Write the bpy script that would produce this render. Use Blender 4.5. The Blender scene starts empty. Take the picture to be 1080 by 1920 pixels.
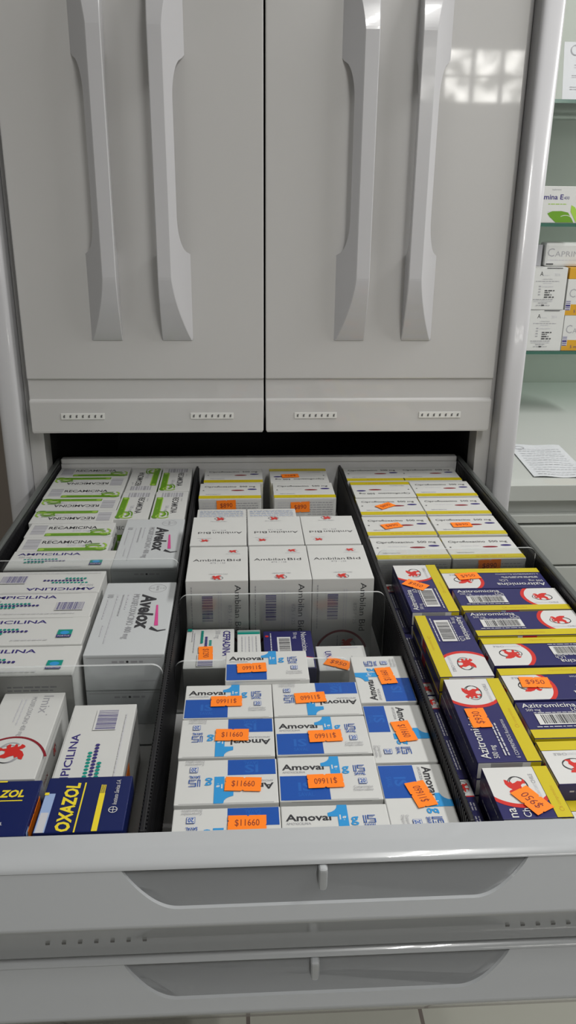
import bpy, bmesh, math, random
from mathutils import Matrix, Vector
random.seed(7)
C = bpy.context.scene.collection
PI = math.pi

# ------------------------------------------------------------------ materials
MATS = {}
def mat(name, col, rough=0.5, metal=0.0, var=0.03, scale=40.0, bump=0.0, coat=0.0, spec=0.5, emit=None, strength=0.0):
    if name in MATS: return MATS[name]
    m = bpy.data.materials.new(name); m.use_nodes = True
    nt = m.node_tree; b = nt.nodes['Principled BSDF']
    b.inputs['Roughness'].default_value = rough
    b.inputs['Metallic'].default_value = metal
    b.inputs['Specular IOR Level'].default_value = spec
    b.inputs['Coat Weight'].default_value = coat
    b.inputs['Coat Roughness'].default_value = 0.035
    c = list(col) + [1.0]
    if var > 0 or bump > 0:
        tc = nt.nodes.new('ShaderNodeTexCoord'); n = nt.nodes.new('ShaderNodeTexNoise')
        n.inputs['Scale'].default_value = scale; n.inputs['Detail'].default_value = 3.0
        nt.links.new(tc.outputs['Object'], n.inputs['Vector'])
        r = nt.nodes.new('ShaderNodeMixRGB')
        r.inputs['Color1'].default_value = [x * (1 - var) for x in col] + [1]
        r.inputs['Color2'].default_value = [min(1, x * (1 + var)) for x in col] + [1]
        nt.links.new(n.outputs['Fac'], r.inputs['Fac'])
        nt.links.new(r.outputs['Color'], b.inputs['Base Color'])
        if bump > 0:
            bp = nt.nodes.new('ShaderNodeBump'); bp.inputs['Strength'].default_value = bump
            bp.inputs['Distance'].default_value = 0.002
            nt.links.new(n.outputs['Fac'], bp.inputs['Height']); nt.links.new(bp.outputs['Normal'], b.inputs['Normal'])
    else:
        b.inputs['Base Color'].default_value = c
    if emit:
        b.inputs['Emission Color'].default_value = list(emit) + [1]; b.inputs['Emission Strength'].default_value = strength
    MATS[name] = m
    return m

counter_m = mat('counter_laminate', (.48, .50, .475), rough=.35, var=.012, scale=3, coat=.3)
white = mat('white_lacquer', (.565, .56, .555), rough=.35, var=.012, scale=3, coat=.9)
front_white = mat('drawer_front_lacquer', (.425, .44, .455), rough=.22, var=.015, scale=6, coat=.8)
handle_m = mat('handle_lacquer', (.56, .56, .58), rough=.2, var=.01, coat=.4)
post_m = mat('post_lacquer', (.55, .55, .57), rough=.25, var=.01, coat=.3)
strip_m = mat('label_strip_plastic', (.74, .74, .72), rough=.35)
dot_m = mat('strip_hole_grey', (.13, .13, .13), rough=.6)
shade_in = mat('cabinet_interior_shade', (.018, .018, .02), rough=.7)  # the unlit darkness inside the cabinet is put into the base colour
railgrey = mat('rail_grey_metal', (.13, .14, .135), rough=.38, metal=.3, var=.05)
blackp = mat('black_ribbed_plastic', (.010, .010, .012), rough=.45, var=.1)
backp = mat('drawer_back_metal', (.72, .72, .72), rough=.4, var=.03)
floorp = mat('drawer_bottom_white', (.80, .80, .80), rough=.4, var=.05)
M = {
 'carton': mat('white_carton', (.57, .575, .56), rough=.55, var=.02, scale=60),
 'carton_g': mat('cool_white_carton', (.50, .52, .53), rough=.5, var=.02, scale=60),
 'cut': mat('carton_fold_grey', (.30, .30, .30), rough=.8),
 'grey': mat('print_grey', (.33, .33, .35), rough=.6),
 'lgrey': mat('print_light_grey', (.50, .50, .53), rough=.6),
 'black': mat('print_black', (.03, .03, .035), rough=.5),
 'navy': mat('print_navy', (.022, .021, .105), rough=.35, var=.05),
 'indigo': mat('print_indigo', (.035, .025, .16), rough=.5),
 'blue': mat('print_blue', (.007, .072, .35), rough=.4),
 'blue2': mat('print_mid_blue', (.015, .11, .42), rough=.4),
 'sky': mat('print_sky_blue', (.025, .27, .60), rough=.4),
 'red': mat('print_red', (.55, .025, .02), rough=.4),
 'dred': mat('print_dark_red', (.22, .01, .02), rough=.45),
 'yellow': mat('print_yellow', (.54, .44, .012), rough=.4),
 'gold': mat('print_gold', (.75, .60, .03), rough=.4),
 'olive': mat('print_ochre', (.45, .25, .01), rough=.5),
 'green': mat('print_green', (.12, .28, .015), rough=.45),
 'lime': mat('print_lime', (.30, .50, .06), rough=.45),
 'teal': mat('print_teal', (.0, .24, .19), rough=.45),
 'pink': mat('print_pink', (.60, .06, .25), rough=.45),
 'orange': mat('sticker_orange', (1.0, .225, .012), rough=.45, var=.03),
 'ink': mat('sticker_ink', (.22, .03, .015), rough=.6),
 'rx': mat('cotri_navy', (.006, .013, .085), rough=.3, var=.08),
 'amber': mat('print_amber', (.55, .29, .02), rough=.45),
 'pale': mat('print_pale_blue', (.28, .38, .60), rough=.45),
 'wht': mat('print_white', (.60, .60, .59), rough=.5),
}
def acrylic(name, tint, refl=0.10, dens=.06):
    m = bpy.data.materials.new(name); m.use_nodes = True; nt = m.node_tree; nt.nodes.clear()
    out = nt.nodes.new('ShaderNodeOutputMaterial'); tr = nt.nodes.new('ShaderNodeBsdfTransparent')
    tr.inputs['Color'].default_value = (*tint, 1)
    gl = nt.nodes.new('ShaderNodeBsdfGlossy'); gl.inputs['Roughness'].default_value = .08
    df = nt.nodes.new('ShaderNodeBsdfDiffuse'); df.inputs['Color'].default_value = (.75, .77, .77, 1)
    fr = nt.nodes.new('ShaderNodeFresnel'); fr.inputs['IOR'].default_value = 1.4
    n = nt.nodes.new('ShaderNodeTexNoise'); n.inputs['Scale'].default_value = 12
    mr = nt.nodes.new('ShaderNodeMapRange'); mr.inputs['To Min'].default_value = dens * .6; mr.inputs['To Max'].default_value = dens * 1.4
    nt.links.new(n.outputs['Fac'], mr.inputs['Value'])
    m1 = nt.nodes.new('ShaderNodeMixShader'); m2 = nt.nodes.new('ShaderNodeMixShader')
    nt.links.new(mr.outputs['Result'], m1.inputs['Fac']); nt.links.new(tr.outputs[0], m1.inputs[1]); nt.links.new(df.outputs[0], m1.inputs[2])
    nt.links.new(fr.outputs[0], m2.inputs['Fac']); nt.links.new(m1.outputs[0], m2.inputs[1]); nt.links.new(gl.outputs[0], m2.inputs[2])
    nt.links.new(m2.outputs[0], out.inputs['Surface']); return m
acry = acrylic('clear_acrylic', (.965, .975, .975), dens=.018)
acry_e = acrylic('acrylic_edge', (.85, .88, .88), dens=.55)
glass_m = acrylic('green_glass', (.93, .97, .95), dens=.02)
glass_e = mat('glass_shelf_edge', (.05, .13, .10), rough=.15, var=.1)

# ------------------------------------------------------------------ helpers
def link(o, parent=None):
    C.objects.link(o)
    if parent: o.parent = parent
    return o
def obj(name, bm, mats, parent=None, smooth=False, loc=None):
    me = bpy.data.meshes.new(name); bm.normal_update(); bm.to_mesh(me); bm.free()
    for m in (mats if isinstance(mats, (list, tuple)) else [mats]): me.materials.append(m)
    if smooth:
        for p in me.polygons: p.use_smooth = True
    o = bpy.data.objects.new(name, me)
    if loc: o.location = loc
    return link(o, parent)
def tag(o, label, cat, group=None):
    o['label'] = label; o['category'] = cat
    if group: o['group'] = group
    return o
def struct(o): o['kind'] = 'structure'; return o
def thing(name, label, cat, loc=(0, 0, 0), rz=0, group=None):
    o = bpy.data.objects.new(name, None); o.empty_display_size = .05; C.objects.link(o)
    o.location = loc; o.rotation_euler = (0, 0, rz)
    return tag(o, label, cat, group)
def add_box(bm, x0, x1, y0, y1, z0, z1, bev=0.0, seg=2, mi=0, mtx=None):
    r = bmesh.ops.create_cube(bm, size=1.0)
    vs = r['verts']
    for v in vs:
        v.co = Vector(((x0 + x1) / 2 + v.co.x * (x1 - x0), (y0 + y1) / 2 + v.co.y * (y1 - y0), (z0 + z1) / 2 + v.co.z * (z1 - z0)))
    fs = set(f for v in vs for f in v.link_faces)
    if bev > 0:
        es = list(set(e for f in fs for e in f.edges))
        rb = bmesh.ops.bevel(bm, geom=es, offset=bev, segments=seg, profile=.6, affect='EDGES')
        fs = set(f for f in rb['faces']) | set(f for f in fs if f.is_valid)
        vs = list(set(v for f in fs for v in f.verts))
    for f in fs:
        if f.is_valid: f.material_index = mi
    if mtx is not None:
        for v in set(v for f in fs if f.is_valid for v in f.verts): v.co = mtx @ v.co
    return fs
def box_obj(name, m, parent, *a, bev=.001):
    bm = bmesh.new(); add_box(bm, *a, bev=bev); return obj(name, bm, m, parent)
def prism_x(bm, prof, x0, x1, mi=0):
    """closed (y,z) profile extruded along X"""
    a = [bm.verts.new((x0, y, z)) for y, z in prof]; b = [bm.verts.new((x1, y, z)) for y, z in prof]
    n = len(prof); fs = []
    for i in range(n):
        fs.append(bm.faces.new((a[i], a[(i + 1) % n], b[(i + 1) % n], b[i])))
    fs.append(bm.faces.new(a[::-1])); fs.append(bm.faces.new(b))
    for f in fs: f.material_index = mi
    return fs
def fix(bm): bmesh.ops.recalc_face_normals(bm, faces=bm.faces[:])

# text -> 2D triangles (cached)
_T = {}
def text_geo(s, bold=0.0, shear=0.0):
    k = (s, bold, shear)
    if k in _T: return _T[k]
    cu = bpy.data.curves.new('t', 'FONT'); cu.body = s; cu.size = 1.0; cu.offset = bold; cu.shear = shear
    cu.resolution_u = 2; cu.fill_mode = 'FRONT'
    o = bpy.data.objects.new('t', cu); C.objects.link(o)
    dg = bpy.context.evaluated_depsgraph_get(); ev = o.evaluated_get(dg); me = ev.to_mesh()
    vs = [(v.co.x, v.co.y) for v in me.vertices]; fs = [tuple(p.vertices) for p in me.polygons]
    ev.to_mesh_clear(); bpy.data.objects.remove(o); bpy.data.curves.remove(cu)
    xs = [v[0] for v in vs]
    _T[k] = (vs, fs, min(xs), max(xs)); return _T[k]
CAP = 0.729 * 0.93

class Box:
    """printed carton: local origin at the middle of its base, u/v are metres on each face"""
    def __init__(s, W, D, H, body='carton', bev=.0009):
        s.W, s.D, s.H = W, D, H; s.bm = bmesh.new(); s.ms = []; s.z = 0
        add_box(s.bm, -W / 2, W / 2, -D / 2, D / 2, 0, H, bev=bev, seg=2, mi=s.mi(body))
        s.face('top')
    def mi(s, k):
        if k not in s.ms: s.ms.append(k)
        return s.ms.index(k)
    def face(s, f): s.f = f; s.lay = 0; return s
    def P(s, u, v, e):
        W, D, H = s.W, s.D, s.H
        if s.f == 'top': return Vector((u - W / 2, v - D / 2, H + e))
        if s.f == 'front': return Vector((u - W / 2, -D / 2 - e, v))
        if s.f == 'back': return Vector((W / 2 - u, D / 2 + e, v))
        if s.f == 'right': return Vector((W / 2 + e, u - D / 2, v))
        if s.f == 'left': return Vector((-W / 2 - e, D / 2 - u, v))
    def size(s):
        return (s.W, s.D) if s.f == 'top' else ((s.W, s.H) if s.f in ('front', 'back') else (s.D, s.H))
    def poly(s, pts, k, lay=None):
        if lay is None: s.lay += 1; lay = s.lay
        e = .00010 + lay * .00004
        try:
            f = s.bm.faces.new([s.bm.verts.new(s.P(u, v, e)) for u, v in pts]); f.material_index = s.mi(k)
        except ValueError: pass
        return s
    def rect(s, u0, v0, u1, v1, k, lay=None): return s.poly([(u0, v0), (u1, v0), (u1, v1), (u0, v1)], k, lay)
    def ell(s, u, v, a, b, k, n=28, clip=None):
        pts = [(u + a * math.cos(2 * PI * i / n), v + b * math.sin(2 * PI * i / n)) for i in range(n)]
        if clip:
            pts = [(min(max(x, clip[0]), clip[2]), min(max(y, clip[1]), clip[3])) for x, y in pts]
            q = []
            for p in pts:
                if not q or (abs(p[0] - q[-1][0]) + abs(p[1] - q[-1][1])) > 1e-5: q.append(p)
            if abs(q[0][0] - q[-1][0]) + abs(q[0][1] - q[-1][1]) < 1e-5: q.pop()
            pts = q
        return s.poly(pts, k)
    def ring(s, u, v, a, b, w, k, t0=0, t1=2 * PI, n=28, clip=None):
        s.lay += 1; e = .0001 + s.lay * .00004
        for i in range(n):
            A = t0 + (t1 - t0) * i / n; B = t0 + (t1 - t0) * (i + 1) / n
            q = [(u + r1 * math.cos(t), v + r2 * math.sin(t)) for r1, r2, t in ((a, b, A), (a, b, B), (a - w, b - w, B), (a - w, b - w, A))]
            if clip:
                if any(x < clip[0] or y < clip[1] or x > clip[2] or y > clip[3] for x, y in q): continue
            f = s.bm.faces.new([s.bm.verts.new(s.P(x, y, e)) for x, y in q]); f.material_index = s.mi(k)
        return s
    def text(s, t, u, v, h, k, w=None, rot=0, bold=0.0, shear=0.0):
        vs, fs, x0, x1 = text_geo(t, bold, shear)
        sy = h / CAP; sx = (w / (x1 - x0)) if w else sy
        s.lay += 1; e = .0001 + s.lay * .00004; c, d = math.cos(rot), math.sin(rot)
        bv = []
        for x, y in vs:
            X = (x - x0) * sx; Y = y * sy
            bv.append(s.bm.verts.new(s.P(u + X * c - Y * d, v + X * d + Y * c, e)))
        mi = s.mi(k)
        for f in fs:
            try: s.bm.faces.new([bv[i] for i in f]).material_index = mi
            except ValueError: pass
        return s
    def bars(s, u0, v0, u1, v1, k='black', horiz=False, seed=1, n=24):
        r = random.Random(seed); s.lay += 1; L = s.lay
        a, b = (v0, v1) if horiz else (u0, u1); step = (b - a) / n; p = a
        while p < b - step * .3:
            w = step * r.choice((.35, .5, .8, 1.1)); q = min(p + w, b)
            if horiz: s.rect(u0, p, u1, q, k, L)
            else: s.rect(p, v0, q, v1, k, L)
            p = q + step * r.choice((.35, .5, .7))
        return s
    def micro(s, u0, u1, v, h, k='grey', horiz=True, seed=1):
        """a line of print too small to read, as word-long dashes"""
        r = random.Random(seed); s.lay += 1; L = s.lay; p = u0
        while p < u1:
            w = min(r.uniform(1.5, 5) * h, u1 - p)
            if horiz: s.rect(p, v, p + w, v + h * .8, k, L)
            else: s.rect(v, p, v + h * .8, p + w, k, L)
            p += w + h * .7
        return s
    def griffin(s, u, v, w, h, k='red', ringk='black', rot=0, flip=False):
        G = [(.02, .80), (.10, .92), (.20, .97), (.30, .90), (.36, .76), (.50, .92), (.72, 1.02), (1.0, 1.0), (.95, .86), (.82, .80), (.88, .70), (.74, .64), (.78, .52), (.90, .34), (.86, .16), (1.0, .05), (.98, .0), (.70, .0), (.72, .12), (.62, .26),
             (.46, .26), (.40, .12), (.46, .02), (.24, .0), (.24, .06), (.30, .14), (.28, .28), (.14, .24), (.02, .32), (.04, .40), (.22, .42), (.16, .54), (.02, .56), (.04, .64), (.20, .68), (.14, .76)]
        c, d = math.cos(rot), math.sin(rot)
        def T(x, y):
            x = (x - .5) * w; y = (y - .5) * h
            if flip: x = -x
            return (u + x * c - y * d, v + x * d + y * c)
        s.lay += 1
        for (cx, cy, a, b) in ((.62, .36, .58, .46), (.55, .42, .66, .50)):
            pts = []
            for i in range(26):
                t = 2 * PI * i / 26 * .82 + 2.5
                pts.append((t, T(cx + a * math.cos(t), cy + b * math.sin(t)), T(cx + (a - .05) * math.cos(t), cy + (b - .05) * math.sin(t))))
            for i in range(25):
                s.poly([pts[i][1], pts[i + 1][1], pts[i + 1][2], pts[i][2]], ringk, s.lay)
        return s.poly([T(x, y) for x, y in G], k)
    def slit(s, f='top', edge=.004):
        s.face(f); U, V = s.size()
        s.rect(.004, edge, U - .004, edge + .00045, 'cut', 0)
        return s
    def mesh(s, name):
        me = bpy.data.meshes.new(name); s.bm.to_mesh(me); s.bm.free()
        for k in s.ms: me.materials.append(M[k])
        return me

# ------------------------------------------------------------------ room shell
tile = bpy.data.materials.new('cream_floor_tile'); tile.use_nodes = True
nt = tile.node_tree; b = nt.nodes['Principled BSDF']; b.inputs['Roughness'].default_value = .35
br = nt.nodes.new('ShaderNodeTexBrick'); br.offset = 0; br.inputs['Scale'].default_value = 1
br.inputs['Color1'].default_value = (.33, .33, .29, 1); br.inputs['Color2'].default_value = (.31, .31, .27, 1); br.inputs['Mortar'].default_value = (.12, .10, .09, 1)
br.inputs['Brick Width'].default_value = .33; br.inputs['Row Height'].default_value = .33; br.inputs['Mortar Size'].default_value = .004
tc = nt.nodes.new('ShaderNodeTexCoord'); nt.links.new(tc.outputs['Object'], br.inputs['Vector']); nt.links.new(br.outputs['Color'], b.inputs['Base Color'])
ROOM = (-2.6, 3.0, -2.5, 2.3, 2.7)
X0, X1, Y0, Y1, ZC = ROOM
struct(box_obj('floor', tile, None, X0, X1, Y0, Y1, -.05, 0, bev=0))
wallm = mat('wall_paint', (.50, .49, .47), rough=.8, var=.03, scale=2)
taupe = mat('wall_taupe', (.44, .38, .34), rough=.7, var=.08, scale=3)
struct(box_obj('ceiling', wallm, None, X0, X1, Y0, Y1, ZC, ZC + .05, bev=0))
struct(box_obj('wall_back', taupe, None, X0, X1, Y1, Y1 + .05, 0, ZC, bev=0))
struct(box_obj('wall_left', wallm, None, X0 - .05, X0, Y0, Y1, 0, ZC, bev=0))
struct(box_obj('wall_right', wallm, None, X1, X1 + .05, Y0, Y1, 0, ZC, bev=0))
# front wall (behind the camera) with a transom window opening
WX0, WX1, WZ0, WZ1 = 1.0, 2.35, 1.975, 2.24
bm = bmesh.new()
add_box(bm, X0, WX0, Y0 - .05, Y0, 0, ZC); add_box(bm, WX1, X1, Y0 - .05, Y0, 0, ZC)
add_box(bm, WX0, WX1, Y0 - .05, Y0, 0, WZ0); add_box(bm, WX0, WX1, Y0 - .05, Y0, WZ1, ZC)
struct(obj('wall_front', bm, wallm))
wm = bpy.data.materials.new('daylit_pane'); wm.use_nodes = True; nt = wm.node_tree; nt.nodes.clear()
out = nt.nodes.new('ShaderNodeOutputMaterial'); em = nt.nodes.new('ShaderNodeEmission'); nz = nt.nodes.new('ShaderNodeTexNoise')
nz.inputs['Scale'].default_value = 9; nz.inputs['Detail'].default_value = 4
tc = nt.nodes.new('ShaderNodeTexCoord'); nt.links.new(tc.outputs['Object'], nz.inputs['Vector'])
cr = nt.nodes.new('ShaderNodeValToRGB'); cr.color_ramp.elements[0].position = .40; cr.color_ramp.elements[0].color = (.10, .10, .09, 1)
cr.color_ramp.elements[1].position = .62; cr.color_ramp.elements[1].color = (1, .98, .93, 1)
nt.links.new(nz.outputs['Fac'], cr.inputs['Fac']); nt.links.new(cr.outputs['Color'], em.inputs['Color']); em.inputs['Strength'].default_value = 14
nt.links.new(em.outputs[0], out.inputs['Surface'])
bm = bmesh.new(); add_box(bm, WX0, WX1, Y0 - .04, Y0 - .03, WZ0, WZ1)
w1 = struct(obj('window_1', bm, wm))
bm = bmesh.new()
x = WX0
while x < WX1:
    add_box(bm, x - .012, x + .012, Y0 - .03, Y0 - .005, WZ0, WZ1); x += .1685
add_box(bm, WX0, WX1, Y0 - .03, Y0 - .005, (WZ0 + WZ1) / 2 - .006, (WZ0 + WZ1) / 2 + .006)
obj('window_frame', bm, wallm, w1)

# ------------------------------------------------------------------ main cabinet
CX = .0375
cab = thing('pharmacy_cabinet', 'tall white lacquered cabinet with twin handled doors above a long open drawer', 'cabinet', (CX, 1.33, 0))
def rel(o, root):
    """keep world coordinates while parenting to a moved empty"""
    o.location = Vector(o.location) - root.location; return o
for sx in (1, -1):
    bm = bmesh.new()
    # rounded outer post with the side panel behind it
    xo, xi = .4295, .3965
    prof = [(xi, 2.20)]
    n = 16; r = .0165
    for i in range(n + 1):
        t = PI - PI * i / n
        prof.append(((xi + xo) / 2 + r * math.copysign(abs(math.cos(t)) ** .6, math.cos(t)), 1.322 - .009 * abs(math.sin(t)) ** .6))
    prof.append((xo, 2.20))
    lo = [bm.verts.new((CX + sx * px, py, 0)) for px, py in prof]; hi = [bm.verts.new((CX + sx * px, py, 2.1)) for px, py in prof]
    k = len(prof)
    for i in range(k): bm.faces.new((lo[i], lo[(i + 1) % k], hi[(i + 1) % k], hi[i]))
    bm.faces.new(lo[::-1]); bm.faces.new(hi); fix(bm)
    o = rel(obj('side_panel', bm, post_m, cab), cab)
    for p in o.data.polygons: p.use_smooth = len(p.vertices) == 4 and abs(p.normal.y) > .02
    bm = bmesh.new()
    a, b2 = sorted((CX + sx * .3715, CX + sx * .3962))
    add_box(bm, a, b2, 1.356, 1.40, 0, 2.1, bev=.001)
    rel(obj('jamb', bm, white, cab), cab)
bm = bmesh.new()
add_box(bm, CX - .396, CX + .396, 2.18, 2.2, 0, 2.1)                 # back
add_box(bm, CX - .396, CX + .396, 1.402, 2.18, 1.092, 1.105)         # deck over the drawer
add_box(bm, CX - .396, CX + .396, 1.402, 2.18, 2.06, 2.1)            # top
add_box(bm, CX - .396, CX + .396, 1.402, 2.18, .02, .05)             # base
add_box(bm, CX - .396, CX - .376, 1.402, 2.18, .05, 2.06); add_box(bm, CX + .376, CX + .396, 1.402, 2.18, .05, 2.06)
rel(obj('carcass', bm, shade_in, cab), cab)
bm = bmesh.new()
add_box(bm, CX - .37, CX + .37, 1.38, 1.40, .06, .80, bev=.002)
rel(obj('lower_panel', bm, white, cab), cab)

def make_door(x0, x1):
    bm = bmesh.new()
    prof = [(1.350, 2.06), (1.330, 2.06), (1.330, 1.1785), (1.3305, 1.1770), (1.3335, 1.1755), (1.3335, 1.1435), (1.3300, 1.1418), (1.3285, 1.1405), (1.3280, 1.138),
            (1.3280, 1.090), (1.3286, 1.0865), (1.3305, 1.0845), (1.334, 1.084), (1.350, 1.084)]
    fs = prism_x(bm, prof, x0, x1); fix(bm)
    es = [e for e in bm.edges if all(abs(v.co.z - 1.084) < .004 for v in e.verts) and abs(e.verts[0].co.x - e.verts[1].co.x) < 1e-6 and abs(e.verts[0].co.y - e.verts[1].co.y) > .001]
    # vertical side edges softened, bottom corners rounded
    ve = [e for e in bm.edges if abs(e.verts[0].co.x - e.verts[1].co.x) < 1e-6 and all(v.co.y < 1.3345 for v in e.verts)]
    bmesh.ops.bevel(bm, geom=ve, offset=.0022, segments=3, profile=.5, affect='EDGES')
    for v in bm.verts:                                             # pull the two lower corners into a radius
        for xc, sg in ((x0, 1), (x1, -1)):
            dx = (v.co.x - xc) * sg; dz = v.co.z - 1.084; R = .010
            if dx < R and dz < R:
                qx, qz = R - dx, R - dz; l = math.hypot(qx, qz)
                if l > R: f = R / l; v.co.x = xc + sg * (R - qx * f); v.co.z = 1.084 + R - qz * f
    d = obj('door', bm, white, cab)
    return rel(d, cab)
def make_handle(xb, sg, door):
    """xb: x of the upright side; sg=+1: the sloped flank looks to +X"""
    bm = bmesh.new(); Wb, Wf, Pm = .049, .0215, .034
    zs = []; z = 1.2395
    while z <= 1.7735: zs.append(z); z += .004
    rings = []
    for z in zs:
        t = min(z - 1.2395, 1.7735 - z)
        q = Pm * math.sin(min(t / .120, 1) * PI / 2) ** .9 + .0012
        q = min(q, Pm)
        wf = Wb - (Wb - Wf) * q / Pm
        b = 0.0
        for za, zb in ((1.373, 1.432), (1.640, 1.585)):
            pass
        if 1.373 < z < 1.640:
            u = min((z - 1.373) / .055, (1.640 - z) / .055, 1)
            b = .0215 * math.sqrt(max(0, 1 - (1 - u) ** 2)) ** .9
        b = min(b, q - .0008)
        wb = Wb - (Wb - Wf) * b / Pm
        ring = []
        for (w, p) in ((0, b), (0, q - .0012), (.0012, q), (wf - .0012, q), (wf + .0004, q - .0012), (wb, b)):
            ring.append(bm.verts.new((xb + sg * w, 1.330 - p, z)))
        rings.append(ring)
    for a, c in zip(rings, rings[1:]):
        for i in range(6): bm.faces.new((a[i], a[(i + 1) % 6], c[(i + 1) % 6], c[i]))
    bm.faces.new(rings[0]); bm.faces.new(rings[-1][::-1]); fix(bm)
    h = obj('handle', bm, handle_m, door)
    for p in h.data.polygons: p.use_smooth = False
    return h
def label_strip(xc, door, y=1.328, z=1.1155):
    bm = bmesh.new(); add_box(bm, xc - .0355, xc + .0355, y - .0012, y, z - .0052, z + .0052, bev=.0004)
    for i in range(7):
        u = xc - .0355 + .0052 + i * .0101
        add_box(bm, u - .0013, u + .0013, y - .0016, y - .001, z - .0022, z + .0016, mi=1)
        add_box(bm, u - .0001, u + .0018, y - .0016, y - .001, z + .0012, z + .0024, mi=1)
    return obj('label_holder', bm, [strip_m, dot_m], door)
dl = make_door(-.346, .0375); dr = make_door(.0402, .4210)
for o in (make_handle(-.1875, -1, dl), make_handle(-.125, 1, dl), label_strip(-.2605, dl), label_strip(-.0485, dl)): pass
for o in (make_handle(.200, -1, dr), make_handle(.2605, 1, dr), label_strip(.124, dr), label_strip(.334, dr)): pass

# ---- drawers
FX0, FX1 = -.345, .420
def front_bm(zt, crease, bottom, cl, dx=0.0, ends=(.0, .0)):
    bm = bmesh.new()
    # top lip
    lip = [(.501, zt), (.4870, zt), (.4830, zt - .0003), (.4790, zt - .0010), (.4755, zt - .0022), (.4727, zt - .0038), (.4709, zt - .0056), (.4703, zt - .0070), (.4710, zt - .0080), (.4730, zt - .0085), (.478, zt - .0085), (.501, zt - .0085)]
    prism_x(bm, lip, FX0, FX1)
    zp = zt - .0075
    def Yp(z): return .4708 + (.4555 - .4708) * (zp - z) / (zp - crease)
    # bulged face panel with the finger cut-out
    xa, xb = -.092 + dx, .213 + dx; pts = [(FX0, crease), (FX0, zp), (xa, zp)]
    n = 14; w = .042
    for i in range(1, n + 1):
        t = i / n; pts.append((xa + w * t, zp - (zp - cl) * math.sin(t * PI / 2) ** .85))
    for i in range(n, 0, -1):
        t = i / n; pts.append((xb - w * t, zp - (zp - cl) * math.sin(t * PI / 2) ** .85))
    pts += [(xb, zp), (FX1, zp), (FX1, crease)]
    fr = [bm.verts.new((x, Yp(z), z)) for x, z in pts]; bk = [bm.verts.new((x, Yp(z) + .0030, z)) for x, z in pts]
    k = len(pts)
    f1 = bm.faces.new(fr); f2 = bm.faces.new(bk[::-1])
    for i in range(k): bm.faces.new((fr[i], bk[i], bk[(i + 1) % k], fr[(i + 1) % k]))
    bmesh.ops.triangulate(bm, faces=[f1, f2])
    # rounded crease and the chamfer running back under it
    ch = [(.4555, crease), (.4550, crease - .0014), (.4551, crease - .0028), (.4556, crease - .0042), (.4566, crease - .0058), (.4700, bottom + .0015), (.4715, bottom), (.4835, bottom), (.4835, bottom + .003), (.474, bottom + .003), (.4600, crease - .002), (.4590, crease)]
    prism_x(bm, ch, FX0, FX1)
    # scooped inner shell behind the cut-out, and the inner wall
    sc = [(.4725, zt - .0075), (.4745, zt - .014)]
    for i in range(9):
        t = i / 8; sc.append((.4762 - .0095 * t ** 1.8, zt - .016 - (zt - .016 - crease - .003) * t))
    sc += [(.4660, crease - .001), (.472, crease - .006), (.4620, crease - .0055), (.4620, crease - .0075), (.4835, crease - .0075), (.4835, zt - .0075)]
    prism_x(bm, sc, FX0 + .001, FX1 - .001)
    add_box(bm, FX0, FX1, .4815, .4835, bottom, zt - .008)
    add_box(bm, FX0, FX0 + .003, .4600, .4835, bottom + .003, zt - .008); add_box(bm, FX1 - .003, FX1, .4600, .4835, bottom + .003, zt - .008)
    fix(bm)
    return bm
ZF = .911
def finish_front(o):
    for p in o.data.polygons: p.use_smooth = True
    o.data.set_sharp_from_angle(angle=math.radians(28))
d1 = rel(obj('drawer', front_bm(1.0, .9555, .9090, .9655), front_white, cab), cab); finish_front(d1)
def sub(name, bm, m, d=d1, **k):
    o = obj(name, bm, m, d, **k); return o
bm = bmesh.new(); add_box(bm, -.3235, .3938, .484, 1.412, ZF - .002, ZF); sub('drawer_bottom', bm, floorp)
for xa, xb, xi in ((-.3330, -.3255, -.3255), (.3960, .4045, .3960)):
    bm = bmesh.new(); add_box(bm, xa, xb, .484, 1.432, ZF - .002, 1.012, bev=.0028, seg=3); sub('side_rail', bm, railgrey)
    bm = bmesh.new()
    la, lb = (-.3255, -.3240) if xa < 0 else (.3945, .3960)
    add_box(bm, la, lb, .484, 1.411, ZF, 1.0085)
    y = .490
    while y < 1.405:
        s = 1 if xa < 0 else -1
        if s > 0: add_box(bm, lb, lb + .0007, y, y + .0022, ZF, 1.004)
        else: add_box(bm, la - .0007, la, y, y + .0022, ZF, 1.004)
        y += .0045
    sub('ribbed_liner', bm, blackp)
bm = bmesh.new(); add_box(bm, -.3225, .3935, 1.413, 1.416, ZF, 1.006); add_box(bm, -.3225, .3935, 1.412, 1.427, 1.006, 1.016, bev=.003, seg=3)
sub('back_panel', bm, backp)
for xd in (-.0800, .1775):
    bm = bmesh.new(); add_box(bm, xd - .0018, xd + .0018, .502, 1.411, ZF, 1.001, bev=.0006, seg=1)
    y = .504
    while y < 1.408:
        for a, b2 in ((xd - .0031, xd - .0017), (xd + .0017, xd + .0031)): add_box(bm, a, b2, y, y + .0021, ZF, .9985)
        y += .0044
    sub('divider_rail', bm, blackp)
bm = bmesh.new()   # small rib that braces the lip inside the finger recess
add_box(bm, .0555 - .002, .0585 + .002, .4655, .4800, .958, .992, bev=.0028, seg=3); fix(bm); sub('brace', bm, front_white)
for xc in (-.113, .2365):
    bm = bmesh.new()
    for i in range(7):
        u = xc - .036 + i * .012; z = .9335; y = .4555 + (.4700 - .4555) * (.9515 - z) / (.9515 - .9105)
        add_box(bm, u - .0015, u + .0015, y - .0001, y + .001, z - .0009, z + .0009)
    sub('label_holder', bm, dot_m)
d2 = rel(obj('drawer', front_bm(.9062, .8640, .8355, .8730, dx=-.004), front_white, cab), cab); finish_front(d2)
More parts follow.
